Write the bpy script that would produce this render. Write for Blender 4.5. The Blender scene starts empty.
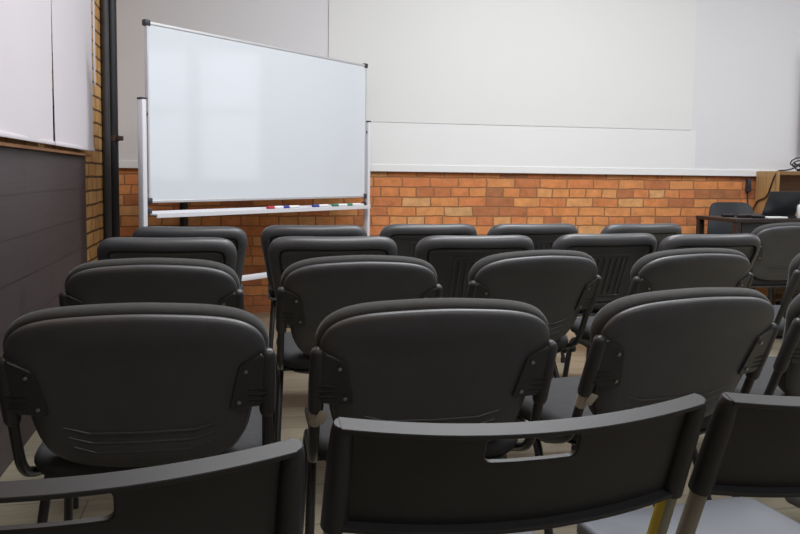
import bpy, bmesh, math, random
from mathutils import Vector, Matrix
random.seed(7)
C = bpy.context.scene.collection
R = math.radians
PI = math.pi

# ------------------------------------------------------------------ camera frame
THETA = 12.0        # yaw of the camera to the right of the room's axis
EYE = 1.08
def room(X, Y):
    """metres right of / ahead of the camera -> room coordinates"""
    t = R(THETA)
    return (X*math.cos(t) + Y*math.sin(t), -X*math.sin(t) + Y*math.cos(t))

# ------------------------------------------------------------------ materials
def new_mat(name):
    m = bpy.data.materials.new(name); m.use_nodes = True
    nt = m.node_tree
    return m, nt, nt.nodes, nt.links, nt.nodes['Principled BSDF']

def mat(name, col, rough=0.5, metal=0.0, noise=0.0, scale=30, bump=0.0, bscale=300, spec=None, bdist=0.002, sheen=0.0):
    m, nt, N, L, p = new_mat(name)
    if sheen: p.inputs['Sheen Weight'].default_value = sheen; p.inputs['Sheen Roughness'].default_value = .4
    p.inputs['Roughness'].default_value = rough
    p.inputs['Metallic'].default_value = metal
    if spec is not None: p.inputs['Specular IOR Level'].default_value = spec
    tc = N.new('ShaderNodeTexCoord')
    no = N.new('ShaderNodeTexNoise'); no.inputs['Scale'].default_value = scale; no.inputs['Detail'].default_value = 4
    L.new(tc.outputs['Object'], no.inputs['Vector'])
    mx = N.new('ShaderNodeMix'); mx.data_type = 'RGBA'
    c = tuple(col)
    a = tuple(max(0, v*(1-noise)) for v in c) + (1,)
    b = tuple(min(1, v*(1+noise)) for v in c) + (1,)
    mx.inputs[6].default_value = a; mx.inputs[7].default_value = b
    L.new(no.outputs['Fac'], mx.inputs[0]); L.new(mx.outputs[2], p.inputs['Base Color'])
    if bump > 0:
        n2 = N.new('ShaderNodeTexNoise'); n2.inputs['Scale'].default_value = bscale; n2.inputs['Detail'].default_value = 3
        L.new(tc.outputs['Object'], n2.inputs['Vector'])
        bp = N.new('ShaderNodeBump'); bp.inputs['Strength'].default_value = bump; bp.inputs['Distance'].default_value = bdist
        L.new(n2.outputs['Fac'], bp.inputs['Height']); L.new(bp.outputs['Normal'], p.inputs['Normal'])
    return m

def srgb(r, g, b):
    f = lambda c: (c/255/12.92) if c/255 <= 0.04045 else ((c/255+0.055)/1.055)**2.4
    return (f(r), f(g), f(b))

def brick_mat(name, axis, stops, mortar, off=(0, 0), bw=0.25, rh=0.078, rough=0.85, mort=0.007):
    m, nt, N, L, p = new_mat(name)
    p.inputs['Roughness'].default_value = rough
    p.inputs['Specular IOR Level'].default_value = 0.25
    tc = N.new('ShaderNodeTexCoord'); sp = N.new('ShaderNodeSeparateXYZ'); cb = N.new('ShaderNodeCombineXYZ')
    L.new(tc.outputs['Object'], sp.inputs[0])
    L.new(sp.outputs[axis], cb.inputs[0]); L.new(sp.outputs['Z'], cb.inputs[1])
    wob = N.new('ShaderNodeTexNoise'); wob.inputs['Scale'].default_value = 5.5; wob.inputs['Detail'].default_value = 3
    L.new(cb.outputs[0], wob.inputs['Vector'])
    sc = N.new('ShaderNodeVectorMath'); sc.operation = 'SUBTRACT'; sc.inputs[1].default_value = (.5, .5, .5)
    L.new(wob.outputs['Color'], sc.inputs[0])
    sm = N.new('ShaderNodeVectorMath'); sm.operation = 'MULTIPLY'; sm.inputs[1].default_value = (.045, .019, 0)
    L.new(sc.outputs[0], sm.inputs[0])
    ad = N.new('ShaderNodeVectorMath'); ad.operation = 'ADD'
    L.new(cb.outputs[0], ad.inputs[0]); L.new(sm.outputs[0], ad.inputs[1])
    of = N.new('ShaderNodeVectorMath'); of.operation = 'ADD'; of.inputs[1].default_value = (off[0], off[1], 0)
    L.new(ad.outputs[0], of.inputs[0])
    br = N.new('ShaderNodeTexBrick')
    br.inputs['Color1'].default_value = (0, 0, 0, 1); br.inputs['Color2'].default_value = (1, 1, 1, 1)
    br.inputs['Mortar'].default_value = (.5, .5, .5, 1)
    br.inputs['Scale'].default_value = 1.0; br.inputs['Mortar Size'].default_value = mort
    br.inputs['Mortar Smooth'].default_value = 0.35; br.inputs['Bias'].default_value = 0
    br.inputs['Brick Width'].default_value = bw; br.inputs['Row Height'].default_value = rh
    br.offset = 0.5; br.squash = 0.62; br.squash_frequency = 3
    L.new(of.outputs[0], br.inputs['Vector'])
    ramp = N.new('ShaderNodeValToRGB'); ramp.color_ramp.interpolation = 'LINEAR'
    e = ramp.color_ramp.elements
    while len(e) > 1: e.remove(e[0])
    e[0].position = stops[0][0]; e[0].color = stops[0][1] + (1,)
    for pos, c in stops[1:]:
        k = e.new(pos); k.color = c + (1,)
    L.new(br.outputs['Color'], ramp.inputs['Fac'])
    mot = N.new('ShaderNodeTexNoise'); mot.inputs['Scale'].default_value = 11; mot.inputs['Detail'].default_value = 8; mot.inputs['Roughness'].default_value = .7
    L.new(cb.outputs[0], mot.inputs['Vector'])
    mr = N.new('ShaderNodeMapRange'); mr.inputs['From Min'].default_value = .3; mr.inputs['From Max'].default_value = .7
    mr.inputs['To Min'].default_value = .74; mr.inputs['To Max'].default_value = 1.20
    L.new(mot.outputs['Fac'], mr.inputs['Value'])
    hs = N.new('ShaderNodeVectorMath'); hs.operation = 'SCALE'
    L.new(ramp.outputs['Color'], hs.inputs[0]); L.new(mr.outputs['Result'], hs.inputs['Scale'])
    mx = N.new('ShaderNodeMix'); mx.data_type = 'RGBA'
    L.new(br.outputs['Fac'], mx.inputs[0]); L.new(hs.outputs[0], mx.inputs[6]); mx.inputs[7].default_value = mortar + (1,)
    L.new(mx.outputs[2], p.inputs['Base Color'])
    inv = N.new('ShaderNodeMath'); inv.operation = 'SUBTRACT'; inv.inputs[0].default_value = 1
    L.new(br.outputs['Fac'], inv.inputs[1])
    hadd = N.new('ShaderNodeMath'); hadd.operation = 'MULTIPLY_ADD'; hadd.inputs[1].default_value = .25
    L.new(mot.outputs['Fac'], hadd.inputs[0]); L.new(inv.outputs[0], hadd.inputs[2])
    bp = N.new('ShaderNodeBump'); bp.inputs['Strength'].default_value = .7; bp.inputs['Distance'].default_value = .012
    L.new(hadd.outputs[0], bp.inputs['Height']); L.new(bp.outputs['Normal'], p.inputs['Normal'])
    return m

def plank_mat(name, c1, c2, gap, w, l, rough, axis_swap=False, coords=('X', 'Y'), mort=.004, bump=.15):
    m, nt, N, L, p = new_mat(name)
    p.inputs['Roughness'].default_value = rough
    tc = N.new('ShaderNodeTexCoord'); sp = N.new('ShaderNodeSeparateXYZ'); cb = N.new('ShaderNodeCombineXYZ')
    L.new(tc.outputs['Object'], sp.inputs[0])
    L.new(sp.outputs[coords[0]], cb.inputs[0]); L.new(sp.outputs[coords[1]], cb.inputs[1])
    br = N.new('ShaderNodeTexBrick'); br.offset = .37
    br.inputs['Color1'].default_value = c1 + (1,); br.inputs['Color2'].default_value = c2 + (1,)
    br.inputs['Mortar'].default_value = gap + (1,)
    br.inputs['Scale'].default_value = 1; br.inputs['Mortar Size'].default_value = mort
    br.inputs['Brick Width'].default_value = l; br.inputs['Row Height'].default_value = w
    L.new(cb.outputs[0], br.inputs['Vector'])
    mp = N.new('ShaderNodeMapping'); mp.inputs['Scale'].default_value = (2.0, 40, 1)
    L.new(cb.outputs[0], mp.inputs['Vector'])
    gr = N.new('ShaderNodeTexNoise'); gr.inputs['Scale'].default_value = 2; gr.inputs['Detail'].default_value = 5
    L.new(mp.outputs[0], gr.inputs['Vector'])
    mr = N.new('ShaderNodeMapRange'); mr.inputs['From Min'].default_value = .3; mr.inputs['From Max'].default_value = .7
    mr.inputs['To Min'].default_value = .82; mr.inputs['To Max'].default_value = 1.15
    L.new(gr.outputs['Fac'], mr.inputs['Value'])
    hs = N.new('ShaderNodeVectorMath'); hs.operation = 'SCALE'
    L.new(br.outputs['Color'], hs.inputs[0]); L.new(mr.outputs['Result'], hs.inputs['Scale'])
    L.new(hs.outputs[0], p.inputs['Base Color'])
    bp = N.new('ShaderNodeBump'); bp.inputs['Strength'].default_value = bump; bp.inputs['Distance'].default_value = .006
    bp.invert = True
    L.new(br.outputs['Fac'], bp.inputs['Height']); L.new(bp.outputs['Normal'], p.inputs['Normal'])
    return m

M = {}
M['fabric'] = mat('black_fabric', (.042, .042, .042), .85, noise=.25, scale=60, bump=.3, bscale=900, spec=.35, sheen=.12)
M['shell'] = mat('black_shell_plastic', (.066, .067, .074), .42, noise=.2, scale=14, bump=.10, bscale=420, spec=.45)
M['smooth_shell'] = mat('charcoal_shell_plastic', (.060, .061, .066), .38, noise=.2, scale=14, bump=.08, bscale=420, spec=.5)
M['plate'] = mat('black_bracket_plastic', (.034, .034, .036), .38, noise=.2, scale=20, spec=.45)
M['tube'] = mat('black_steel_tube', (.022, .022, .024), .32, noise=.2, scale=20, spec=.5)
M['screw'] = mat('zinc_screw', (.35, .35, .35), .35, 1.0, noise=.2)
M['rubber'] = mat('black_rubber', (.012, .012, .012), .7, noise=.2)
M['seatfab'] = mat('charcoal_seat_fabric', (.036, .037, .040), .85, noise=.3, scale=50, bump=.3, bscale=800, spec=.3)
M['band'] = mat('dark_moulded_plastic', (.021, .021, .0240), .46, noise=.12, scale=10, bump=.06, bscale=700, spec=.36)
M['greyseat'] = mat('grey_moulded_plastic', (.112, .121, .140), .45, noise=.1, scale=10, bump=.15, bscale=700, spec=.4)
M['greytube'] = mat('worn_grey_steel_tube', (.21, .20, .165), .45, noise=.2, scale=18, spec=.5)
M['yellow'] = mat('yellow_tape', (.45, .36, .02), .5, noise=.2, scale=30)
M['tag'] = mat('beige_plastic_tag', (.42, .37, .30), .4, noise=.15)
M['white_paint'] = mat('white_wall_paint', (.70, .703, .730), .8, noise=.02, scale=2.2, bump=.05, bscale=60, spec=.2)
M['screen'] = mat('projection_screen_cloth', (.725, .735, .73), .7, noise=.01, scale=2, spec=.2)
M['lower'] = mat('white_boarding_pale', (.765, .775, .78), .6, noise=.02, scale=2.2, spec=.3)
M['ceiling'] = mat('ceiling_paint', (.70, .69, .68), .9, noise=.03, scale=2)
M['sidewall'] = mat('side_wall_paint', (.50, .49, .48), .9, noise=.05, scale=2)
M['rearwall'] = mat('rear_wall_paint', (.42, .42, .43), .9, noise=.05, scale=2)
M['board'] = mat('whiteboard_enamel', (.645, .685, .735), .07, noise=.012, scale=1.5, spec=.5)
M['alu'] = mat('brushed_aluminium', (.62, .62, .64), .4, .6, noise=.06)
M['white_metal'] = mat('white_powder_coat', (.64, .64, .68), .4, noise=.03)
M['cap'] = mat('dark_grey_plastic_cap', (.03, .03, .04), .5, noise=.1)
M['blind'] = mat('white_blind_cloth', (.63, .60, .635), .8, noise=.02, scale=3, bump=.06, bscale=500, spec=.15)
M['blackpipe'] = mat('black_painted_pipe', (.012, .012, .016), .45, noise=.3, scale=9)
M['greypipe'] = mat('dark_grey_pipe', (.045, .045, .048), .5, noise=.3, scale=9)
M['rust'] = mat('rusty_clamp', (.06, .03, .022), .7, noise=.4, scale=60)
M['table'] = mat('dark_brown_laminate', (.022, .016, .015), .4, noise=.2, scale=12)
M['tablefront'] = mat('black_laminate_panel', (.016, .017, .019), .45, noise=.2, scale=12)
M['oak'] = plank_mat('oak_veneer', srgb(186, 148, 98), srgb(160, 122, 78), srgb(110, 82, 50), .11, 3.0, .5, coords=('Z', 'Y'), mort=.002)
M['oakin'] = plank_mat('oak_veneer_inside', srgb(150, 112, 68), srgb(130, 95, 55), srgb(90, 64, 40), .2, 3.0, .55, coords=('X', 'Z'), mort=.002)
M['laptop'] = mat('slate_laptop_shell', (.022, .026, .032), .4, noise=.1)
M['dark'] = mat('black_gloss_plastic', (.010, .010, .011), .3, noise=.2)
M['paper'] = mat('white_plastic', (.75, .76, .76), .5, noise=.03)
M['red'] = mat('red_marker_cap', (.45, .03, .05), .4, noise=.1)
M['blue'] = mat('blue_marker_cap', (.03, .05, .25), .4, noise=.1)
M['green'] = mat('green_marker_cap', (.03, .20, .10), .4, noise=.1)
M['maroon'] = mat('maroon_cloth', (.10, .03, .025), .8, noise=.3, scale=20)
M['cable'] = mat('black_cable', (.012, .012, .013), .5, noise=.2)
M['bricks'] = brick_mat('orange_brick', 'X',
    [(0, srgb(160, 108, 76)), (.12, srgb(184, 116, 76)), (.3, srgb(202, 126, 80)), (.55, srgb(208, 136, 84)),
     (.78, srgb(212, 146, 92)), (.92, srgb(212, 158, 106)), (1, srgb(200, 158, 114))], srgb(150, 106, 74), (.07, .02), rh=.0775, bw=.235, mort=.006)
M['bricks_left'] = brick_mat('ochre_brick', 'Y',
    [(0, srgb(188, 142, 88)), (.4, srgb(200, 156, 98)), (.8, srgb(208, 166, 110)), (1, srgb(198, 148, 92))], srgb(100, 72, 50), (.11, .03), bw=.27, rh=.083, mort=.008)
M['ledge'] = mat('brown_brick_ledge', srgb(128, 88, 58), .85, noise=.65, scale=3.2, bump=.3, bscale=40)
M['panel'] = plank_mat('black_painted_boards', srgb(62, 54, 56), srgb(55, 48, 50), srgb(42, 37, 40), .165, 1.3, .55, coords=('Y', 'Z'), mort=.004)
M['floor'] = plank_mat('beige_floor_planks', srgb(146, 138, 120), srgb(126, 119, 102), srgb(94, 88, 76), .16, 1.25, .33, coords=('X', 'Y'), mort=.003, bump=.08)

# ------------------------------------------------------------------ mesh helpers
class MB:
    def __init__(s): s.v = []; s.f = []
    def add(s, vs, fs):
        o = len(s.v); s.v += [tuple(v) for v in vs]; s.f += [tuple(i+o for i in f) for f in fs]; return s
    def box(s, c, d, rot=None, ch=0.0):
        """box with chamfered edges when ch > 0"""
        bm = bmesh.new(); bmesh.ops.create_cube(bm, size=1)
        for v in bm.verts: v.co = Vector((v.co.x*d[0], v.co.y*d[1], v.co.z*d[2]))
        if ch > 0: bmesh.ops.bevel(bm, geom=bm.edges[:], offset=ch, segments=2, affect='EDGES', profile=.5)
        mtx = (rot.to_4x4() if rot else Matrix())
        bm.verts.index_update()
        s.add([mtx @ v.co + Vector(c) for v in bm.verts], [[v.index for v in f.verts] for f in bm.faces]); bm.free(); return s
    def tube(s, pts, r, n=12, fillet=0.0, caps=True, dome=0.0):
        pts = [Vector(p) for p in pts]
        if fillet > 0: pts = fillet_path(pts, fillet)
        rr = r if isinstance(r, (list, tuple)) else [r]*len(pts)
        rings = []
        t0 = (pts[1]-pts[0]).normalized()
        up = Vector((0, 0, 1)) if abs(t0.z) < .9 else Vector((1, 0, 0))
        nrm = t0.cross(up).normalized()
        prev = t0
        seq = []
        for i, p in enumerate(pts):
            if i == 0: t = t0
            elif i == len(pts)-1: t = (pts[-1]-pts[-2]).normalized()
            else: t = ((pts[i+1]-p).normalized() + (p-pts[i-1]).normalized()).normalized()
            q = prev.rotation_difference(t); nrm = (q @ nrm).normalized(); prev = t
            seq.append((p, t, nrm.copy(), rr[i]))
        if dome > 0:
            p, t, nn, r0 = seq[0]
            pre = [(p - t*dome*r0*math.sin(a), t, nn, max(r0*math.cos(a), .0004)) for a in (R(88), R(60), R(30))]
            p2, t2, n2, r2 = seq[-1]
            post = [(p2 + t2*dome*r2*math.sin(a), t2, n2, max(r2*math.cos(a), .0004)) for a in (R(30), R(60), R(88))]
            seq = pre + seq + post
        vs = []; fs = []
        for p, t, nn, r0 in seq:
            b = t.cross(nn)
            for k in range(n):
                a = 2*PI*k/n; vs.append(p + (nn*math.cos(a) + b*math.sin(a))*r0)
        for i in range(len(seq)-1):
            for k in range(n):
                k2 = (k+1) % n
                fs.append((i*n+k, i*n+k2, (i+1)*n+k2, (i+1)*n+k))
        if caps:
            fs.append(tuple(range(n))[::-1]); fs.append(tuple((len(seq)-1)*n+k for k in range(n)))
        return s.add(vs, fs)
    def loft(s, rings, cap0=True, cap1=True):
        n = len(rings[0]); vs = [v for r in rings for v in r]; fs = []
        for i in range(len(rings)-1):
            for k in range(n):
                k2 = (k+1) % n; fs.append((i*n+k, i*n+k2, (i+1)*n+k2, (i+1)*n+k))
        if cap0: fs.append(tuple(range(n))[::-1])
        if cap1: fs.append(tuple((len(rings)-1)*n+k for k in range(n)))
        return s.add(vs, fs)
    def mapped(s, fn): s.v = [tuple(fn(Vector(v))) for v in s.v]; return s
    def build(s, name, m, parent=None, smooth=True, loc=None, flat_angle=40):
        me = bpy.data.meshes.new(name); me.from_pydata(s.v, [], s.f); me.validate()
        bm = bmesh.new(); bm.from_mesh(me); bmesh.ops.recalc_face_normals(bm, faces=bm.faces[:])
        if smooth:
            for f in bm.faces: f.smooth = True
            for e in bm.edges:
                if len(e.link_faces) == 2 and e.calc_face_angle(0) > R(flat_angle): e.smooth = False
        bm.to_mesh(me); bm.free()
        me.materials.append(m)
        o = bpy.data.objects.new(name, me); C.objects.link(o)
        if parent: o.parent = parent
        if loc: o.location = loc
        return o

def fillet_path(pts, r, n=6):
    out = [pts[0]]
    for i in range(1, len(pts)-1):
        a, b, c = pts[i-1], pts[i], pts[i+1]
        d1 = (a-b); d2 = (c-b); l = min(r, d1.length*.48, d2.length*.48)
        p = b + d1.normalized()*l; q = b + d2.normalized()*l
        for k in range(n+1):
            t = k/n; out.append(p*(1-t)**2 + b*2*t*(1-t) + q*t*t)
    out.append(pts[-1]); return out

def smooth_closed(half, n=6):
    """half outline (x>=0) bottom to top, mirrored, Catmull-Rom sampled; closed counter-clockwise"""
    full = [Vector((x, v)) for x, v in half] + [Vector((-x, v)) for x, v in half[::-1] if x > 1e-6]
    out = []; N = len(full)
    for i in range(N):
        p0, p1, p2, p3 = full[i-1], full[i], full[(i+1) % N], full[(i+2) % N]
        for k in range(n):
            t = k/n
            out.append(.5*((2*p1) + (p2-p0)*t + (2*p0-5*p1+4*p2-p3)*t*t + (3*p1-p0-3*p2+p3)*t**3))
    return out

def rrect(w, h, r, n=8, cx=0, cy=0):
    out = []
    for sx, sy, a0 in ((1, -1, -90), (1, 1, 0), (-1, 1, 90), (-1, -1, 180)):
        for k in range(n+1):
            a = R(a0 + 90*k/n)
            out.append(Vector((cx + sx*(w/2-r) + r*math.cos(a), cy + sy*(h/2-r) + r*math.sin(a))))
    return out

def inset(outline, d):
    """push an outline inwards by d along its normals"""
    n = len(outline); out = []
    for i in range(n):
        t = (outline[(i+1) % n] - outline[i-1])
        if t.length < 1e-9: t = Vector((1, 0))
        t.normalize(); out.append(outline[i] + Vector((-t.y, t.x))*d)
    return out

def scaled(outline, k, c):
    return [c + (p-c)*k for p in outline]

def ring3(o, d): return [Vector((p.x, p.y, d)) for p in o]

# ------------------------------------------------------------------ things
def thing(name, label, cat, loc=(0, 0, 0), rotz=0, group=None):
    o = bpy.data.objects.new(name, None); C.objects.link(o); o.empty_display_size = .1
    o.location = loc; o.rotation_euler = (0, 0, rotz); o['label'] = label; o['category'] = cat
    if group: o['group'] = group
    return o
def tag(o, label, cat, group=None):
    o['label'] = label; o['category'] = cat
    if group: o['group'] = group
    return o
def struct(o): o['kind'] = 'structure'; return o
def dup(root, loc, rotz, label, skip=()):
    r = root.copy(); C.objects.link(r); r.location = loc; r.rotation_euler = (0, 0, rotz); r['label'] = label
    def rec(src, dst):
        for ch in list(src.children):
            if ch.name.split('.')[0] in skip: continue
            c = ch.copy(); C.objects.link(c); c.parent = dst
            rec(ch, c)
    rec(root, r)
    return r

# ================================================================== the room
BY = 6.26; LX = -.82; RX = 6.6; FY = -3.0; CH = 3.7
BT = 1.11                 # top of the bare brick
struct(MB().box(((LX+RX)/2, (BY+FY)/2, -.05), (RX-LX+.4, BY-FY+.4, .1)).build('floor', M['floor'], smooth=False))
struct(MB().box(((LX+RX)/2, (BY+FY)/2, CH+.05), (RX-LX+.4, BY-FY+.4, .1)).build('ceiling', M['ceiling'], smooth=False))
struct(MB().box(((LX+RX)/2, BY+.1, CH/2), (RX-LX+.4, .2, CH)).build('wall_back', M['bricks'], smooth=False))
struct(MB().box((LX-.1, (BY+FY)/2, CH/2), (.2, BY-FY, CH)).build('wall_left', M['bricks_left'], smooth=False))
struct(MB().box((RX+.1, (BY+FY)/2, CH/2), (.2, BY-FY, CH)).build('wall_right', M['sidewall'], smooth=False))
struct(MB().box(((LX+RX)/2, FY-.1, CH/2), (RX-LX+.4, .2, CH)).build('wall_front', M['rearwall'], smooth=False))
# white boarding on the upper part of the back wall, with its bottom lip
b = MB(); b.box(((LX+5.06)/2, BY-.0125, (BT+CH)/2), (5.06-LX, .025, CH-BT))
struct(b.build('trim_1', M['white_paint'], smooth=False))
struct(MB().box(((LX+5.06)/2, BY-.018, BT+.028), (5.06-LX, .036, .056), ch=.003).build('trim_5', M['lower'], smooth=False))
struct(MB().box(((.753+3.905)/2, BY-.0275, (BT+.02+1.495)/2), (3.905-.753, .006, 1.495-BT-.02)).build('trim_4', M['lower'], smooth=False))  # paler strip over the boarding, from the lip up to the screen
# dark boarding low on the left wall
struct(MB().box((LX+.011, (FY+4.80)/2, 1.165/2), (.022, 4.80-FY, 1.165), ch=.002).build('trim_2', M['panel'], smooth=False))
struct(MB().box((LX+.03, (FY+4.80)/2, 1.1715), (.045, 4.80-FY, .013), ch=.002).build('trim_3', M['ledge'], smooth=False))

# tall daylight windows in the right wall (the whiteboard mirrors them faintly)
def sky_pane():
    m, nt, N, L, p = new_mat('daylight_pane')
    p.inputs['Base Color'].default_value = (.6, .65, .7, 1); p.inputs['Roughness'].default_value = .2
    p.inputs['Emission Color'].default_value = (.9, .95, 1, 1); p.inputs['Emission Strength'].default_value = 1.5
    return m
M['pane'] = sky_pane()
for k, (y, w) in enumerate(((4.62, .80), (3.72, .62))):
    f = MB()
    z0, z1 = 1.0, 2.75
    for yy in (y-w/2-.03, y+w/2+.03): f.box((RX-.03, yy, (z0+z1)/2), (.06, .06, z1-z0+.12), ch=.004)
    for zz in (z0-.03, z1+.03, 1.95): f.box((RX-.03, y, zz), (.06, w, .06), ch=.004)
    fo = struct(f.build('window_%d' % (k+1), M['white_metal'], smooth=False))
    MB().box((RX-.012, y, (z0+z1)/2), (.01, w, z1-z0)).build('pane', M['pane'], fo, smooth=False)

# projection screen on the white boarding
SX0, SX1, SZ0, SZ1 = .745, 3.86, 1.497, 3.45
t = thing('projection_screen', 'large blank white projection screen on the wall above the bare brick', 'screen', ((SX0+SX1)/2, BY-.027, SZ0))
b = MB(); b.box((0, -.004, (SZ1-SZ0)/2), (SX1-SX0, .006, SZ1-SZ0)); b.build('screen_cloth', M['screen'], t, smooth=False)
b = MB(); b.tube([(-(SX1-SX0)/2, -.02, SZ1-SZ0+.03), ((SX1-SX0)/2, -.02, SZ1-SZ0+.03)], .04, 14); b.build('roller_case', M['white_metal'], t)

# roller blinds on the left wall
def blind(y0, y1, label, chain):
    z0 = 1.195; z1 = 3.2
    t = thing('roller_blind', label, 'blind', (LX+.06, (y0+y1)/2, z0), 0, 'white roller blinds on the left wall')
    w = y1-y0
    ny = 24; nz = 20; g = MB(); vs = []; fs = []
    for side in (0, 1):
        for i in range(ny+1):
            for k in range(nz+1):
                y = -w/2 + w*i/ny; z = .012 + (z1-z0-.012)*k/nz
                x = .005*math.sin(y*7+z*2.1)*(1-k/nz)*.9 + side*.002
                vs.append((x, y, z))
    P = (ny+1)*(nz+1)
    for i in range(ny):
        for k in range(nz):
            a = i*(nz+1)+k; fs.append((a, a+1, a+nz+2, a+nz+1)); fs.append((P+a, P+a+nz+1, P+a+nz+2, P+a+1))
    for i in range(ny):
        a = i*(nz+1); fs.append((a, a+nz+1, P+a+nz+1, P+a)); a += nz; fs.append((a, P+a, P+a+nz+1, a+nz+1))
    for k in range(nz):
        a = k; fs.append((a, P+a, P+a+1, a+1)); a = ny*(nz+1)+k; fs.append((a, a+1, P+a+1, P+a))
    g.add(vs, fs).build('cloth', M['blind'], t)
    MB().box((.001, 0, .008), (.010, w, .018), ch=.003).build('bottom_bar', M['blind'], t)
    MB().tube([(0, -w/2, z1-z0+.03), (0, w/2, z1-z0+.03)], .03, 14).build('roller', M['white_metal'], t)
    if chain:
        MB().tube([(.012, w/2-.02, z1-z0), (.012, w/2-.02, .42), (.012, w/2-.004, .36), (.012, w/2+.012, .42), (.012, w/2+.012, z1-z0)], .0028, 6, fillet=.02).build('pull_chain', M['white_metal'], t)
    return t
blind(2.55, 3.79, 'white roller blind cut off by the left edge of the photo', False)
blind(3.805, 4.85, 'white roller blind with pull chain, next to the strip of ochre brick', True)

# pipes in the left corner
t = thing('corner_pipe', 'black vertical pipe with rusty clamp in the corner left of the whiteboard', 'pipe', (LX+.052, 5.68, 0))
MB().tube([(0, 0, .004), (0, 0, 3.69)], .035, 18).build('pipe', M['blackpipe'], t)
b = MB(); b.tube([(0, 0, 1.285), (0, 0, 1.325)], .039, 18); b.box((.048, -.02, 1.305), (.04, .04, .03), ch=.004); b.build('clamp', M['rust'], t)
tag(MB().tube([(LX+.028, 5.56, .004), (LX+.028, 5.56, 3.69)], .025, 14).build('heating_pipe', M['greypipe']),
    'dark grey vertical pipe between the ochre brick strip and the black corner pipe', 'pipe')
t = MB().tube([(-.343, BY-.035, .004), (-.343, BY-.035, BT-.005)], .03, 12).build('wall_conduit', M['blackpipe'])
tag(t, 'dark vertical conduit on the brick wall, below the tray of the whiteboard', 'pipe')

# ================================================================== mobile whiteboard
def whiteboard():
    A = Vector((-.445, 4.59, 0)); B = Vector((.985, 5.94, 0))
    d = (B-A); W = d.length; ang = math.atan2(d.y, d.x); mid = (A+B)/2
    t = thing('mobile_whiteboard', 'large blank mobile whiteboard in a white steel stand, turned towards the chairs', 'whiteboard', (mid.x, mid.y, 0), ang)
    z0, z1 = .912, 1.895
    MB().box((0, 0, (z0+z1)/2), (W-.02, .018, z1-z0-.02), ch=.001).build('writing_surface', M['board'], t, smooth=False)
    b = MB()
    for z in (z0+.008, z1-.008): b.box((0, 0, z), (W, .026, .016), ch=.003)
    for x in (-W/2+.006, W/2-.006): b.box((x, 0, (z0+z1)/2), (.012, .026, z1-z0), ch=.003)
    b.build('frame', M['alu'], t, smooth=False)
    for x in (-1, 1):
        for z in (z0, z1):
            MB().box((x*(W/2-.006), 0, z + (-.008 if z > 1.5 else .012)), (.036, .034, .034), ch=.006).build('corner_cap', M['cap'], t)
    for s in (-1, 1):
        x = s*(W/2+.030)
        p = MB().box((x, .0, .79), (.030, .045, 1.37), ch=.006).build('post', M['white_metal'], t)
        MB().box((x, .0, 1.480), (.032, .047, .010), ch=.003).build('post_cap', M['cap'], p)
        MB().tube([(s*(W/2-.004), 0, 1.40), (x, 0, 1.40)], .012, 12).build('pivot', M['cap'], t)
        f = MB().box((x, 0, .085), (.045, .42, .04), ch=.008).build('foot', M['white_metal'], t)
        for yy in (-.17, .17):
            w = MB(); w.tube([(x-.011, yy, .03), (x+.011, yy, .03)], .028, 16); w.box((x, yy, .052), (.03, .02, .03), ch=.004)
            w.build('castor', M['rubber'], f)
        MB().box((s*(W/2-.005), -.004, .868), (.03, .022, .03), ch=.004).build('tray_bracket', M['cap'], t)
    # pen tray between the posts
    b = MB(); b.box((0, -.036, .848), (W-.02, .056, .008), ch=.002); b.box((0, -.064, .844), (W-.02, .006, .026), ch=.002); b.box((0, -.008, .856), (W-.02, .006, .024), ch=.002)
    b.build('pen_tray', M['white_metal'], t, smooth=False)
    MB().box((0, .03, .42), (W+.02, .03, .035), ch=.006).build('lower_rail', M['white_metal'], t)
    return t, W, ang, mid
wb, WBW, WBA, WBM = whiteboard()
def on_tray(u):   # metres along the tray
    return (WBM.x + u*math.cos(WBA) + .046*math.sin(WBA), WBM.y + u*math.sin(WBA) - .046*math.cos(WBA), .8640)
for u, capm, lab in ((-.01, 'red', 'white whiteboard marker with a red cap on the pen tray'),
                     (.13, 'blue', 'whiteboard marker with a blue cap beside the red capped one'),
                     (.43, 'blue', 'whiteboard marker with a blue cap further right on the tray'),
                     (.64, 'green', 'whiteboard marker with a green cap, left one of the two green'),
                     (.80, 'green', 'whiteboard marker with a green cap, rightmost on the tray')):
    t = thing('whiteboard_marker', lab, 'marker', on_tray(u), WBA, 'markers on the whiteboard tray')
    MB().tube([(-.045, 0, 0), (.07, 0, 0)], .0105, 12, dome=.3).build('barrel', M['paper'], t)
    MB().tube([(-.085, 0, 0), (-.03, 0, 0)], .0118, 12, dome=.3).build('cap', M[capm], t)

# ================================================================== padded conference chairs
LEAN = R(23)
def back_map(z0=.449, y0=-.215, curve=.35, lean=LEAN):
    sl, cl = math.sin(lean), math.cos(lean)
    def fn(v):                                  # (x, height along back, depth towards rear)
        x, h, d = v
        d2 = d - curve*x*x
        return Vector((x, y0 - h*sl - d2*cl, z0 + h*cl - d2*sl))
    return fn
def rot_back(lean=LEAN): return Matrix.Rotation(lean, 3, 'X')

def seat_mesh(w, d, th, z, yc, r=.09, crown=.012):
    """rounded cushion"""
    o = rrect(w, d, r, 10, 0, yc)
    c = Vector((0, yc))
    rings = []
    for k, dz in ((.55, -th), (.90, -th), (.965, -th*.88), (1.0, -th*.55), (1.0, -th*.40), (.975, -th*.14), (.92, -.002), (.8, crown*.35), (.5, crown*.85), (.2, crown)):
        rings.append([Vector((p.x, p.y, z+dz)) for p in scaled(o, k, c)])
    return MB().loft(rings)

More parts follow.
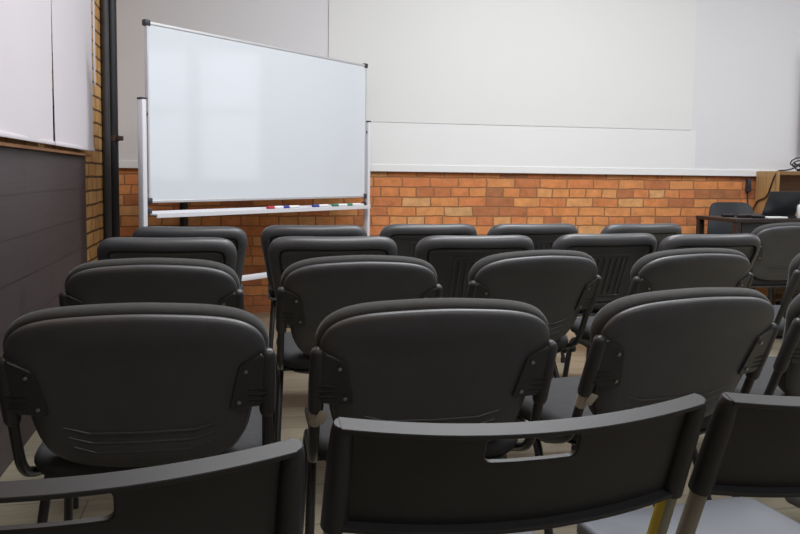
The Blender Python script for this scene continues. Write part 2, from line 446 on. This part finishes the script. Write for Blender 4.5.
def make_padded_chair(label, group):
    t = thing('padded_chair', label, 'chair', (0, 0, 0), 0, group)
    bmp = back_map()
    half = [(0, 0), (.075, .002), (.138, .011), (.186, .035), (.211, .072), (.223, .115), (.232, .170), (.246, .232), (.259, .278), (.256, .313), (.235, .348), (.192, .374), (.120, .390), (0, .398)]
    o = smooth_closed(half, 5); c = Vector((0, .205))
    # fabric cushion: thick rounded pad in front of the shell
    rings = []
    for ins, dd in ((.030, .004), (.010, .004), (.002, -.004), (0, -.014), (.001, -.026), (.008, -.038), (.022, -.046), (.05, -.051)):
        rings.append(ring3(inset(o, ins), dd))
    base = inset(o, .05)
    for k, dd in ((.75, -.055), (.4, -.058), (.1, -.059)): rings.append(ring3(scaled(base, k, c), dd))
    MB().loft(rings).mapped(bmp).build('backrest_cushion', M['fabric'], t, flat_angle=70)
    # plastic rear shell with a rolled upper lip
    rings = []
    o2 = inset(o, .007)
    for ins, dd in ((.012, .0), (.001, .002), (0, .008), (.0015, .0125), (.006, .0160), (.016, .0195), (.03, .0225), (.045, .0235)):
        rings.append([Vector((p.x, p.y, dd + (.005*max(0, min(1, (p.y-.27)/.09)) if ins > .003 else .003*max(0, min(1, (p.y-.27)/.09))))) for p in inset(o2, ins)])
    b2 = inset(o2, .045)
    for k, dd in ((.86, .0235), (.7, .021), (.5, .020), (.25, .019), (.06, .019)):
        rings.append([Vector((p.x, p.y, dd + .004*max(0, min(1, (p.y-.285)/.06)))) for p in scaled(b2, k, c)])
    sh = MB().loft(rings)
    # three embossed chevron lines low on the shell
    for j, hh in enumerate((.112, .087, .062)):
        for seg in (((-.155+.008*j, hh+.012), (-.105+.004*j, hh-.002)), ((-.105+.004*j, hh-.002), (.105-.004*j, hh-.002)), ((.105-.004*j, hh-.002), (.155-.008*j, hh+.012))):
            (xa, va), (xb, vb) = seg
            sh.tube([(xa, va, .0225), ((xa+xb)/2, (va+vb)/2, .0222), (xb, vb, .0225)], .0030, 6)
    sh.mapped(bmp).build('backrest_shell', M['shell'], t, flat_angle=60)
    for s in (-1, 1):
        # trapezoid bracket
        pts = [(s*.198, .262), (s*.204, .269), (s*.242, .288), (s*.250, .283), (s*.246, .165), (s*.238, .157), (s*.184, .157), (s*.179, .164)]
        if s < 0: pts = pts[::-1]
        po = [Vector(p) for p in pts]
        rr = [ring3(po, .010), ring3(po, .0275), ring3(scaled(po, .96, Vector((s*.215, .22))), .0300)]
        br = MB().loft(rr).mapped(bmp).build('bracket', M['plate'], t, flat_angle=35)
        for (sx, sv) in ((.212, .253), (.197, .176)):
            a = bmp(Vector((s*sx, sv, .0300))); bb = bmp(Vector((s*sx, sv, .0335)))
            MB().tube([a, bb], .0048, 10, dome=.3).build('screw', M['screw'], br)
        rb = MB()
        for k in range(3):
            h = .176 + .014*k; rb.tube([bmp(Vector((s*.215, h, .026))), bmp(Vector((s*.256, h, .030)))], .0042, 8)
        rb.build('rubber_ribs', M['rubber'], br)
        # upright: sleeve round the tube, tube bends forward under the seat into the front leg
        xs = s*.256
        up = [bmp(Vector((xs, h, .016))) for h in (.262, .08, -.01)]
        sl = MB().tube([bmp(Vector((xs, .278, .016))), bmp(Vector((xs, .21, .016))), bmp(Vector((xs, .135, .016)))], [.0165, .0180, .0172], 16, dome=.9)
        path = [up[0], up[2], Vector((s*.247, -.08, .400)), Vector((s*.240, .15, .400)), Vector((s*.264, .205, .03))]
        fr = MB().tube(path, .0115, 12, fillet=.05).build('side_frame', M['tube'], t)
        sl.build('sleeve', M['plate'], fr)
        MB().tube([(s*.264, .205, .030), (s*.2645, .207, .0)], .0155, 12).build('foot_cap', M['rubber'], fr)
        lg = MB().tube([(s*.240, .06, .399), (s*.243, -.03, .388), (s*.270, -.190, .03)], .0115, 12, fillet=.04).build('rear_leg', M['tube'], t)
        MB().tube([(s*.270, -.190, .030), (s*.2705, -.192, .0)], .0155, 12).build('foot_cap', M['rubber'], lg)
    b = MB()
    for y in (-.07, .12): b.tube([(-.243, y, .397), (.243, y, .397)], .010, 10)
    b.build('cross_bar', M['tube'], t)
    seat_mesh(.500, .44, .06, .478, .005).build('seat', M['seatfab'], t, flat_angle=70)
    seat_mesh(.45, .42, .016, .4185, .005, crown=0).build('seat_pan', M['shell'], t, flat_angle=70)
    # linking arm to the neighbouring chair
    b = MB(); b.tube([(.24, -.10, .400), (.30, -.10, .400)], .010, 10); b.tube([(.262, -.10, .400), (.282, -.10, .400)], .018, 14); b.tube([(.296, -.10, .400), (.312, -.10, .400)], .016, 14)
    b.build('linking_arm', M['tube'], t)
    return t

def add_tag(chair):
    """beige plastic tag wrapped round the left upright below its sleeve"""
    bmp = back_map()
    a = bmp(Vector((-.256, .128, .016))); c = bmp(Vector((-.256, .092, .016)))
    b = MB().tube([a, c], .0135, 14)
    mid = (a+c)/2
    b.box(mid + Vector((.012, -.020, .004)), (.024, .003, .032), rot_back() @ Matrix.Rotation(R(25), 3, 'Y'), ch=.0015)
    b.build('plastic_tag', M['tag'], chair)['label'] = 'beige plastic tag on the upright'

# ================================================================== plastic shell chairs
def make_shell_chair(label, group):
    t = thing('shell_chair', label, 'chair', (0, 0, 0), 0, group)
    bmp = back_map(z0=.44, y0=-.19, curve=.45)
    H = .402
    half = [(0, 0), (.12, 0), (.190, .006), (.226, .03), (.240, .075), (.252, .15), (.267, .24), (.277, .305), (.273, .345), (.251, .380), (.207, .399), (.13, .406), (0, .408)]
    o = smooth_closed(half, 5); c = Vector((0, .2))
    rings = []
    for ins, dd in ((.05, -.020), (.010, -.020), (.002, -.016), (0, -.008), (.0012, .001), (.0045, .009), (.010, .0165), (.018, .022), (.028, .0255), (.039, .027), (.0425, .0262), (.0440, .021), (.0455, .010), (.050, .008), (.0515, .0155), (.0535, .0175), (.057, .0178), (.060, .0150)):
        rings.append(ring3(inset(o, ins), dd))
    b2 = inset(o, .060)
    for k, dd in ((.92, .0125), (.8, .0125), (.5, .0125), (.2, .0125), (.03, .0125)): rings.append(ring3(scaled(b2, k, c), dd))
    MB().loft(rings).mapped(bmp).build('backrest_shell', M['smooth_shell'], t, flat_angle=50)
    # ribbed inset: frame with vertical ribs
    p = MB()
    fo = rrect(.225, .235, .012, 4, 0, .195)
    p.loft([ring3(fo, .010), ring3(fo, .0165), ring3(inset(fo, .003), .0180), ring3(inset(fo, .009), .0180), ring3(inset(fo, .012), .0130)], cap0=True, cap1=True)
    for k in range(6):
        x = -.080 + .032*k
        p.tube([(x, .098, .0130), (x, .19, .0130), (x, .292, .0130)], .0065, 8)
    p.mapped(bmp).build('ribbed_panel', M['smooth_shell'], t, flat_angle=50)
    # front upholstery pad
    rings = []
    o3 = inset(o, .03)
    for ins, dd in ((0, -.016), (0, -.026), (.008, -.036), (.03, -.042)): rings.append(ring3(inset(o3, ins), dd))
    b3 = inset(o3, .03)
    for k in (.7, .4, .1): rings.append(ring3(scaled(b3, k, c), -.044))
    MB().loft(rings).mapped(bmp).build('backrest_cushion', M['fabric'], t, flat_angle=70)
    seat_mesh(.47, .44, .055, .478, .02).build('seat', M['seatfab'], t, flat_angle=70)
    seat_mesh(.48, .46, .018, .424, .02, crown=0).build('seat_pan', M['smooth_shell'], t, flat_angle=70)
    for s in (-1, 1):
        fr = MB().tube([(s*.20, .10, .40), (s*.205, .17, .395), (s*.225, .23, .03)], .0115, 12, fillet=.05).build('leg', M['tube'], t)
        MB().tube([(s*.225, .23, .03), (s*.2253, .231, 0)], .0155, 12).build('foot_cap', M['rubber'], fr)
        fr = MB().tube([(s*.20, -.06, .40), (s*.205, -.12, .395), (s*.235, -.235, .03)], .0115, 12, fillet=.05).build('leg', M['tube'], t)
        MB().tube([(s*.235, -.235, .03), (s*.2353, -.236, 0)], .0155, 12).build('foot_cap', M['rubber'], fr)
    b = MB()
    for y in (-.07, .11): b.tube([(-.20, y, .400), (.20, y, .400)], .010, 10)
    b.build('cross_bar', M['tube'], t)
    return t

# ================================================================== stacking chairs with a curved plastic band (front row)
ALEAN = R(20)
def make_band_chair(label, group, tape=False):
    t = thing('stacking_chair', label, 'chair', (0, 0, 0), 0, group)
    Hb = .150; Z0 = .656; Y0 = -.20; HW = .240; SAG = .034; TH = .009
    sl, cl = math.sin(ALEAN), math.cos(ALEAN)
    def fn(v):
        x, h, d = v
        d2 = d + SAG*(1-(x/HW)**2)
        return Vector((x, Y0 - h*sl - d2*cl, Z0 + h*cl - d2*sl))
    n = 14
    def dense(w, h, r, cx, cy):
        # same number of points per side on both outlines
        out = []
        cs = [(cx+w/2-r, cy-h/2+r, -90), (cx+w/2-r, cy+h/2-r, 0), (cx-w/2+r, cy+h/2-r, 90), (cx-w/2+r, cy-h/2+r, 180)]
        for i, (px, py, a0) in enumerate(cs):
            arc = [Vector((px + r*math.cos(R(a0+90*k/6)), py + r*math.sin(R(a0+90*k/6)))) for k in range(7)]
            out += arc
            q = cs[(i+1) % 4]; nx = Vector((q[0] + r*math.cos(R(q[2])), q[1] + r*math.sin(R(q[2]))))
            m = 22
            for k in range(1, m): out.append(arc[-1].lerp(nx, k/m))
        return out
    outer = dense(2*HW, Hb, .012, 0, Hb/2)
    slot = dense(.122, .037, .010, -.004, Hb-.0325)
    N = len(outer); K = 9
    rows = [[outer[i].lerp(slot[i], k/K) for i in range(N)] for k in range(K+1)]
    e = .0016
    rear = [ring3(inset(outer, e), TH)] + [ring3(rows[k], TH) for k in range(1, K)] + [ring3(inset(slot, -e), TH)]
    front = [ring3(inset(slot, -e), 0)] + [ring3(rows[k], 0) for k in range(K-1, 0, -1)] + [ring3(inset(outer, e), 0)]
    loop = [ring3(outer, e), ring3(outer, TH-e)] + rear + [ring3(slot, TH-e), ring3(slot, e)] + front
    g = MB(); vs = [v for r in loop for v in r]; fs = []
    for i in range(len(loop)):
        i2 = (i+1) % len(loop)
        for k in range(N):
            k2 = (k+1) % N; fs.append((i*N+k, i*N+k2, i2*N+k2, i2*N+k))
    g.add(vs, fs)
    # outward lip along the lower edge
    rg = []
    for k in range(33):
        x = -HW*.985 + 2*HW*.985*k/32
        rg.append([Vector((x, -.003, .002)), Vector((x, -.003, TH+.0125)), Vector((x, -.002, TH+.0135)), Vector((x, .003, TH+.0135)), Vector((x, .004, TH+.0125)), Vector((x, .005, .002))])
    g.loft(rg)
    # flat flange along the upper edge
    rg = []
    for k in range(41):
        x = -HW*.997 + 2*HW*.997*k/40
        rg.append([Vector((x, Hb-.0065, -.002)), Vector((x, Hb-.0055, TH+.0125)), Vector((x, Hb-.0045, TH+.0135)), Vector((x, Hb+.0001, TH+.0135)), Vector((x, Hb+.0011, TH+.0125)), Vector((x, Hb+.0011, -.001)), Vector((x, Hb, -.002))])
    g.loft(rg)
    g.mapped(fn).build('backrest', M['band'], t, flat_angle=28)
    for s in (-1, 1):
        x = s*(HW-.004)
        q = lambda h, d=.0095: Vector((x, Y0 - h*sl - d*cl, Z0 + h*cl - d*sl))
        sk = MB().tube([q(Hb+.0005), q(Hb-.001), q(Hb-.012), q(Hb-.05), q(-.004)], [.0100, .0115, .0135, .0155, .0170], 20).build('socket', M['band'], t)
        bot = q(-.62*.25)
        path = [q(Hb*.6), q(-.20), Vector((s*.226, -.175, .39)), Vector((s*.236, -.27, .02))]
        lg = MB().tube(path, .0125, 14, fillet=.06).build('rear_leg', M['greytube'], t)
        MB().tube([(s*.236, -.27, .02), (s*.2364, -.2724, .0)], .0165, 12).build('foot_cap', M['rubber'], lg)
        lg = MB().tube([(s*.180, -.12, .398), (s*.182, .11, .398), (s*.215, .20, .02)], .0125, 14, fillet=.06).build('front_leg', M['greytube'], t)
        MB().tube([(s*.215, .20, .02), (s*.2154, .2012, .0)], .0165, 12).build('foot_cap', M['rubber'], lg)
        if tape and s > 0:
            # yellow strip stuck along the left half of the upright
            a, c = q(-.006), q(-.19)
            ax = (c-a).normalized(); nx = Vector((-1, 0, 0)); nx = (nx - ax*nx.dot(ax)).normalized(); bx = ax.cross(nx)
            rings = []
            for pt in (a, a.lerp(c, .5), c):
                out = [pt + (nx*math.cos(R(w)) + bx*math.sin(R(w)))*.0132 for w in range(-48, 64, 14)]
                inn = [pt + (nx*math.cos(R(w)) + bx*math.sin(R(w)))*.0120 for w in range(64, -49, -14)]
                rings.append(out+inn)
            MB().loft(rings).build('yellow_tape', M['yellow'], t)['label'] = 'yellow tape strip on the upright'
    # moulded seat
    o = rrect(.405, .355, .035, 10, 0, .030); c = Vector((0, .030))
    rings = []
    for k, dz in ((.6, -.020), (.93, -.022), (.985, -.03), (1.0, -.024), (1.0, -.006), (.985, -.0005), (.95, 0), (.8, -.004), (.5, -.008), (.15, -.010)):
        rings.append([Vector((p.x, p.y, .434+dz - .02*max(0, (p.y-.16))/.05*.3)) for p in scaled(o, k, c)])
    MB().loft(rings).build('seat', M['greyseat'], t, flat_angle=60)
    MB().tube([(-.180, .06, .398), (.180, .06, .398)], .010, 10).build('cross_bar', M['greytube'], t)
    return t

# ------------------------------------------------------------------ placing: X right, Y ahead of the camera for the middle of the back's top edge, yaw in degrees (turn to the left)
def spot(X, Y, yaw, back):
    x, y = room(X, Y); a = R(yaw-THETA)
    # back's top middle sits at local (0, back)
    return (x - (-math.sin(a))*back, y - math.cos(a)*back, 0), a
PB = -.362; SB = -.33; AB = -.325
G2 = 'padded conference chairs'
padded = [
 # second row from the camera
 (-0.515, 1.540, 10, 'black padded chair with bolted side brackets, directly behind the leftmost stacking chair'),
 (0.092, 1.650, 11, 'black padded chair centred behind the middle stacking chair, beige tag on its upright'),
 (0.717, 1.860, 21, 'black padded chair turned left, beige tag on its upright, behind two stacking chairs'),
 (1.305, 2.120, 20, 'black padded chair at the right edge of the photo, in the nearest padded row'),
 # third row
 (-0.745, 2.380, 10, 'black padded chair nearest the black wall boarding, leftmost in the second padded row'),
 (-0.114, 2.540, 12, 'black padded chair, second from left in the second padded row'),
 (0.510, 2.800, 22, 'black padded chair, third from left in the second padded row, turned left'),
 (1.130, 2.960, 19, 'black padded chair, fourth from left in the second padded row'),
 (1.860, 3.250, 20, 'black padded chair cut off by the right edge, in the second padded row'),
 (2.410, 4.860, 13, 'black padded chair standing alone in front of the dark table'),
]
first = None
for i, (X, Y, yaw, lab) in enumerate(padded):
    loc, a = spot(X, Y, yaw, PB)
    if first is None:
        first = make_padded_chair(lab, G2); first.location = loc; first.rotation_euler = (0, 0, a); ch = first
    else:
        ch = dup(first, loc, a, lab, skip=('linking_arm',) if i in (1, 3, 7, 8, 9) else ())
    if i in (1, 2): add_tag(ch)
shells = [
 (-0.940, 3.200, 8, 'dark plastic shell chair, leftmost of the nearer ribbed row'),
 (-0.275, 3.360, 10, 'dark plastic shell chair, second from left in the nearer ribbed row'),
 (0.350, 3.520, 13, 'dark plastic shell chair, third from left in the nearer ribbed row'),
 (0.990, 3.740, 17, 'dark plastic shell chair, fourth from left in the nearer ribbed row, ribs well visible'),
 (1.505, 3.790, 15, 'dark plastic shell chair, rightmost of the nearer ribbed row'),
 (-1.025, 3.870, 8, 'dark plastic shell chair by the left post of the whiteboard, leftmost of the farthest row'),
 (-0.435, 4.100, 10, 'dark plastic shell chair below the marker tray, second from left in the farthest row'),
 (0.170, 4.320, 14, 'dark plastic shell chair just right of the whiteboard stand, in the farthest row'),
 (0.765, 4.460, 16, 'dark plastic shell chair against plain brick, fourth from left in the farthest row'),
 (1.420, 4.600, 20, 'dark plastic shell chair, rightmost of the farthest row, nearest the dark table'),
]
sfirst = None
for X, Y, yaw, lab in shells:
    loc, a = spot(X, Y, yaw, SB)
    if sfirst is None:
        sfirst = make_shell_chair(lab, 'dark ribbed shell chairs'); sfirst.location = loc; sfirst.rotation_euler = (0, 0, a)
    else: dup(sfirst, loc, a, lab)
bands = [
 (0.181, 0.905, 15, 'stacking chair with yellow tape on its leg, middle of the foreground', True),
 (-0.322, 0.705, 15, 'dark plastic stacking chair cut off by the bottom left corner of the photo', False),
 (0.684, 1.045, 17, 'stacking chair at the right foreground, its grey seat beside the yellow taped leg', False),
 (1.163, 1.215, 17, 'stacking chair beyond the right edge with only a corner of its grey seat in view', False),
]
bfirst = None
for X, Y, yaw, lab, tape in bands:
    loc, a = spot(X, Y, yaw, AB)
    if bfirst is None:
        bfirst = make_band_chair(lab, 'stacking chairs in the front row', True); bfirst.location = loc; bfirst.rotation_euler = (0, 0, a)
    else: dup(bfirst, loc, a, lab, skip=('yellow_tape',))

# ================================================================== right corner: table, chair, cabinet
TZ = .79
t = thing('desk', 'dark laminate desk with a black front panel in front of the wooden cabinet', 'table', (4.55, 5.52, 0))
MB().box((0, 0, TZ-.014), (1.8, .52, .028), ch=.003).build('table_top', M['table'], t, smooth=False)
for sx in (-1, 1):
    for sy in (-1, 1):
        MB().box((sx*.872, sy*.235, (TZ-.028)/2), (.045, .045, TZ-.028), ch=.003).build('leg', M['table'], t, smooth=False)
MB().box((.02, -.232, .52), (1.70, .018, .484), ch=.002).build('front_panel', M['tablefront'], t, smooth=False)

# cabinet against the wall
CX0, CX1, CY0, CT = 4.50, 5.55, 5.94, 1.155
t = thing('wooden_cabinet', 'open oak cabinet against the brick wall behind the desk', 'cabinet', ((CX0+CX1)/2, (CY0+BY-.04)/2, 0))
w = CX1-CX0; dpt = BY-.04-CY0
for s in (-1, 1): MB().box((s*(w/2-.011), 0, CT/2), (.022, dpt, CT), ch=.002).build('side_panel', M['oak'], t, smooth=False)
MB().box((0, 0, CT-.016), (w-.046, dpt, .032), ch=.002).build('top_board', M['oakin'], t, smooth=False)
MB().box((0, dpt/2-.008, (CT-.032)/2), (w-.046, .012, CT-.04), ch=.001).build('back_board', M['oakin'], t, smooth=False)
for z in (.06, .42, .78): MB().box((0, -.008, z), (w-.046, dpt-.03, .022), ch=.002).build('shelf', M['oakin'], t, smooth=False)

# cable bundle on the cabinet, one lead hanging down its side
b = MB()
for k in range(5):
    r = .05 + .020*k; cx, cy, z = 4.86+.014*k, 6.06, CT+.006+.012*k
    pts = [Vector((cx + r*1.5*math.cos(a*PI/8), cy + r*.9*math.sin(a*PI/8)*.8, z + (.02+.012*k)*math.sin(a*PI/8+k)**2)) for a in range(17)]
    b.tube(pts, .0055, 6)
b.tube([(4.92, 6.0, CT+.012), (4.80, 6.0, CT+.075), (4.68, 6.0, CT+.02), (4.60, 5.98, CT+.007), (4.52, 5.97, CT+.007), (4.488, 5.97, CT-.05), (4.488, 6.05, .93), (4.488, 6.18, .90), (4.47, 6.21, .80), (4.47, 6.21, .62)], .006, 8, fillet=.05)
pc = b.build('power_cable', M['cable'])
tag(pc, 'black cable bundle on top of the wooden cabinet with one lead hanging down', 'cable')
b = MB(); b.box((4.44, BY-.02, 1.03), (.035, .04, .12), ch=.008); b.tube([(4.44, BY-.01, .98), (4.455, BY-.02, .75), (4.47, 6.21, .62)], .006, 8, fillet=.05)
b.build('adapter', M['cap'], pc)
# maroon banner at the right edge
b = MB(); vs = []
ny, nz = 30, 10; fs = []
for i in range(ny+1):
    for k in range(nz+1): vs.append((4.90 + .5*i/ny, BY-.09 + .022*math.sin(i*1.3) - .006*k/nz, 1.30 + .88*k/nz))
for i in range(ny):
    for k in range(nz): a = i*(nz+1)+k; fs.append((a, a+nz+1, a+nz+2, a+1))
b.add(vs, fs); o = b.build('hanging_cloth', M['maroon'])
md = o.modifiers.new('solid', 'SOLIDIFY'); md.thickness = .006
tag(o, 'maroon cloth hanging on the white wall at the right edge of the photo', 'cloth')

# chair behind the desk, facing the room
def visitor_chair():
    x, y = 4.09, 5.83
    t = thing('plastic_chair', 'dark slate plastic chair behind the left end of the desk', 'chair', (x, y, 0), PI-.18)
    bmp = back_map(z0=.44, y0=-.13, curve=.9, lean=R(12))
    half = [(0, 0), (.14, 0), (.20, .012), (.228, .06), (.222, .15), (.205, .27), (.188, .37), (.17, .425), (.13, .452), (.06, .459), (0, .46)]
    o = smooth_closed(half, 5); c = Vector((0, .22)); rings = []
    for ins, dd in ((.03, -.008), (.003, -.008), (0, 0), (.003, .008), (.03, .008)): rings.append(ring3(inset(o, ins), dd))
    front = inset(o, .03)
    rings += [ring3(scaled(front, k, c), .008) for k in (.7, .4, .05)]
    rings = [ring3(scaled(front, k, c), -.008) for k in (.05, .4, .7)] + rings
    MB().loft(rings).mapped(bmp).build('backrest', M['laptop'], t, flat_angle=50)
    seat_mesh(.43, .40, .03, .455, .06, crown=0).build('seat', M['laptop'], t)
    for s in (-1, 1):
        MB().tube([(s*.17, .20, .425), (s*.20, .25, 0)], .012, 12).build('leg', M['tube'], t)
        MB().tube([(s*.17, -.06, .425), (s*.20, -.13, 0)], .012, 12).build('leg', M['tube'], t)
    return t
visitor_chair()

# laptop, lid towards the chairs
t = thing('laptop', 'open slate laptop on the desk in front of the cabinet, lid leaning back', 'laptop', (4.16, 5.60, TZ), R(188))
MB().box((0, .0, .010), (.34, .235, .018), ch=.004).build('base', M['laptop'], t)
lid = MB().box((0, .115+.040, .108), (.33, .010, .205), Matrix.Rotation(R(-22), 3, 'X'), ch=.004).build('lid', M['laptop'], t)
MB().box((0, .115+.0355, .107), (.30, .004, .170), Matrix.Rotation(R(-22), 3, 'X')).build('display', M['dark'], lid)
# small things on the desk
o = MB().box((4.06, 5.375, TZ+.0065), (.17, .09, .012), ch=.003).build('notepad', M['paper']); tag(o, 'white notepad lying on the desk in front of the laptop', 'notepad')
for x, y, r, lab in ((3.79, 5.56, .1, 'small black case lying on the left end of the desk'), (3.86, 5.46, -.2, 'small black case on the desk, nearest the corner of the front panel'), (3.93, 5.39, 0, 'small black case on the desk, just left of the white notepad')):
    o = MB().box((0, 0, .012), (.10, .05, .022), ch=.008).build('small_case', M['dark'], loc=(x, y, TZ)); o.rotation_euler[2] = r
    tag(o, lab, 'case', 'small black cases on the desk')
t = thing('bottle', 'white plastic bottle on the desk at the right edge of the photo', 'bottle', (4.315, 5.40, TZ))
b = MB(); prof = [(.001, .0), (.030, .0), (.033, .004), (.033, .085), (.028, .10), (.013, .108), (.013, .114)]
rg = [[Vector((r*math.cos(2*PI*k/20), r*math.sin(2*PI*k/20), z)) for k in range(20)] for r, z in prof]; b.loft(rg).build('body', M['paper'], t, flat_angle=60)
MB().tube([(0, 0, .112), (0, 0, .132)], .016, 16).build('cap', M['tag'], t)

# ================================================================== light
def area(name, loc, size, sy, power, col=(1, 1, 1), rot=(0, 0, 0)):
    l = bpy.data.lights.new(name, 'AREA'); l.shape = 'RECTANGLE'; l.size = size; l.size_y = sy; l.energy = power; l.color = col
    o = bpy.data.objects.new(name, l); C.objects.link(o); o.location = loc; o.rotation_euler = rot; return o
for x, y, sx, sy, pw in ((2.2, 3.9, 1.6, .9, 105), (.7, 2.4, 1.8, 1.2, 88), (4.9, 3.6, 1.2, .6, 56), (3.2, 1.4, 1.2, .6, 34), (1.0, -.9, 1.2, .6, 26), (3.6, -1.0, 1.2, .6, 18)):
    area('ceiling_lamp', (x, y, CH-.06), sx, sy, pw, (.965, .98, 1.0))
w = bpy.data.worlds.new('World'); bpy.context.scene.world = w; w.use_nodes = True
w.node_tree.nodes['Background'].inputs[0].default_value = (.5, .5, .55, 1); w.node_tree.nodes['Background'].inputs[1].default_value = .05

# ================================================================== camera
cam = bpy.data.cameras.new('camera'); co = bpy.data.objects.new('camera', cam); C.objects.link(co)
cam.sensor_width = 36; cam.lens = 36.0; cam.clip_start = .05
PITCH = 4.5; ROLL = .70
co.location = (0, 0, EYE)
cam.shift_y = -(91.5/800 - math.tan(R(PITCH)))
rot = Matrix.Rotation(R(-THETA), 3, 'Z') @ Matrix.Rotation(R(90-PITCH), 3, 'X') @ Matrix.Rotation(R(ROLL), 3, 'Z')
co.rotation_euler = rot.to_euler()
sc = bpy.context.scene
sc.camera = co
sc.view_settings.view_transform = 'Standard'; sc.view_settings.look = 'None'
sc.view_settings.gamma = 1; sc.view_settings.use_curve_mapping = False
sc.view_settings.exposure = -0.04
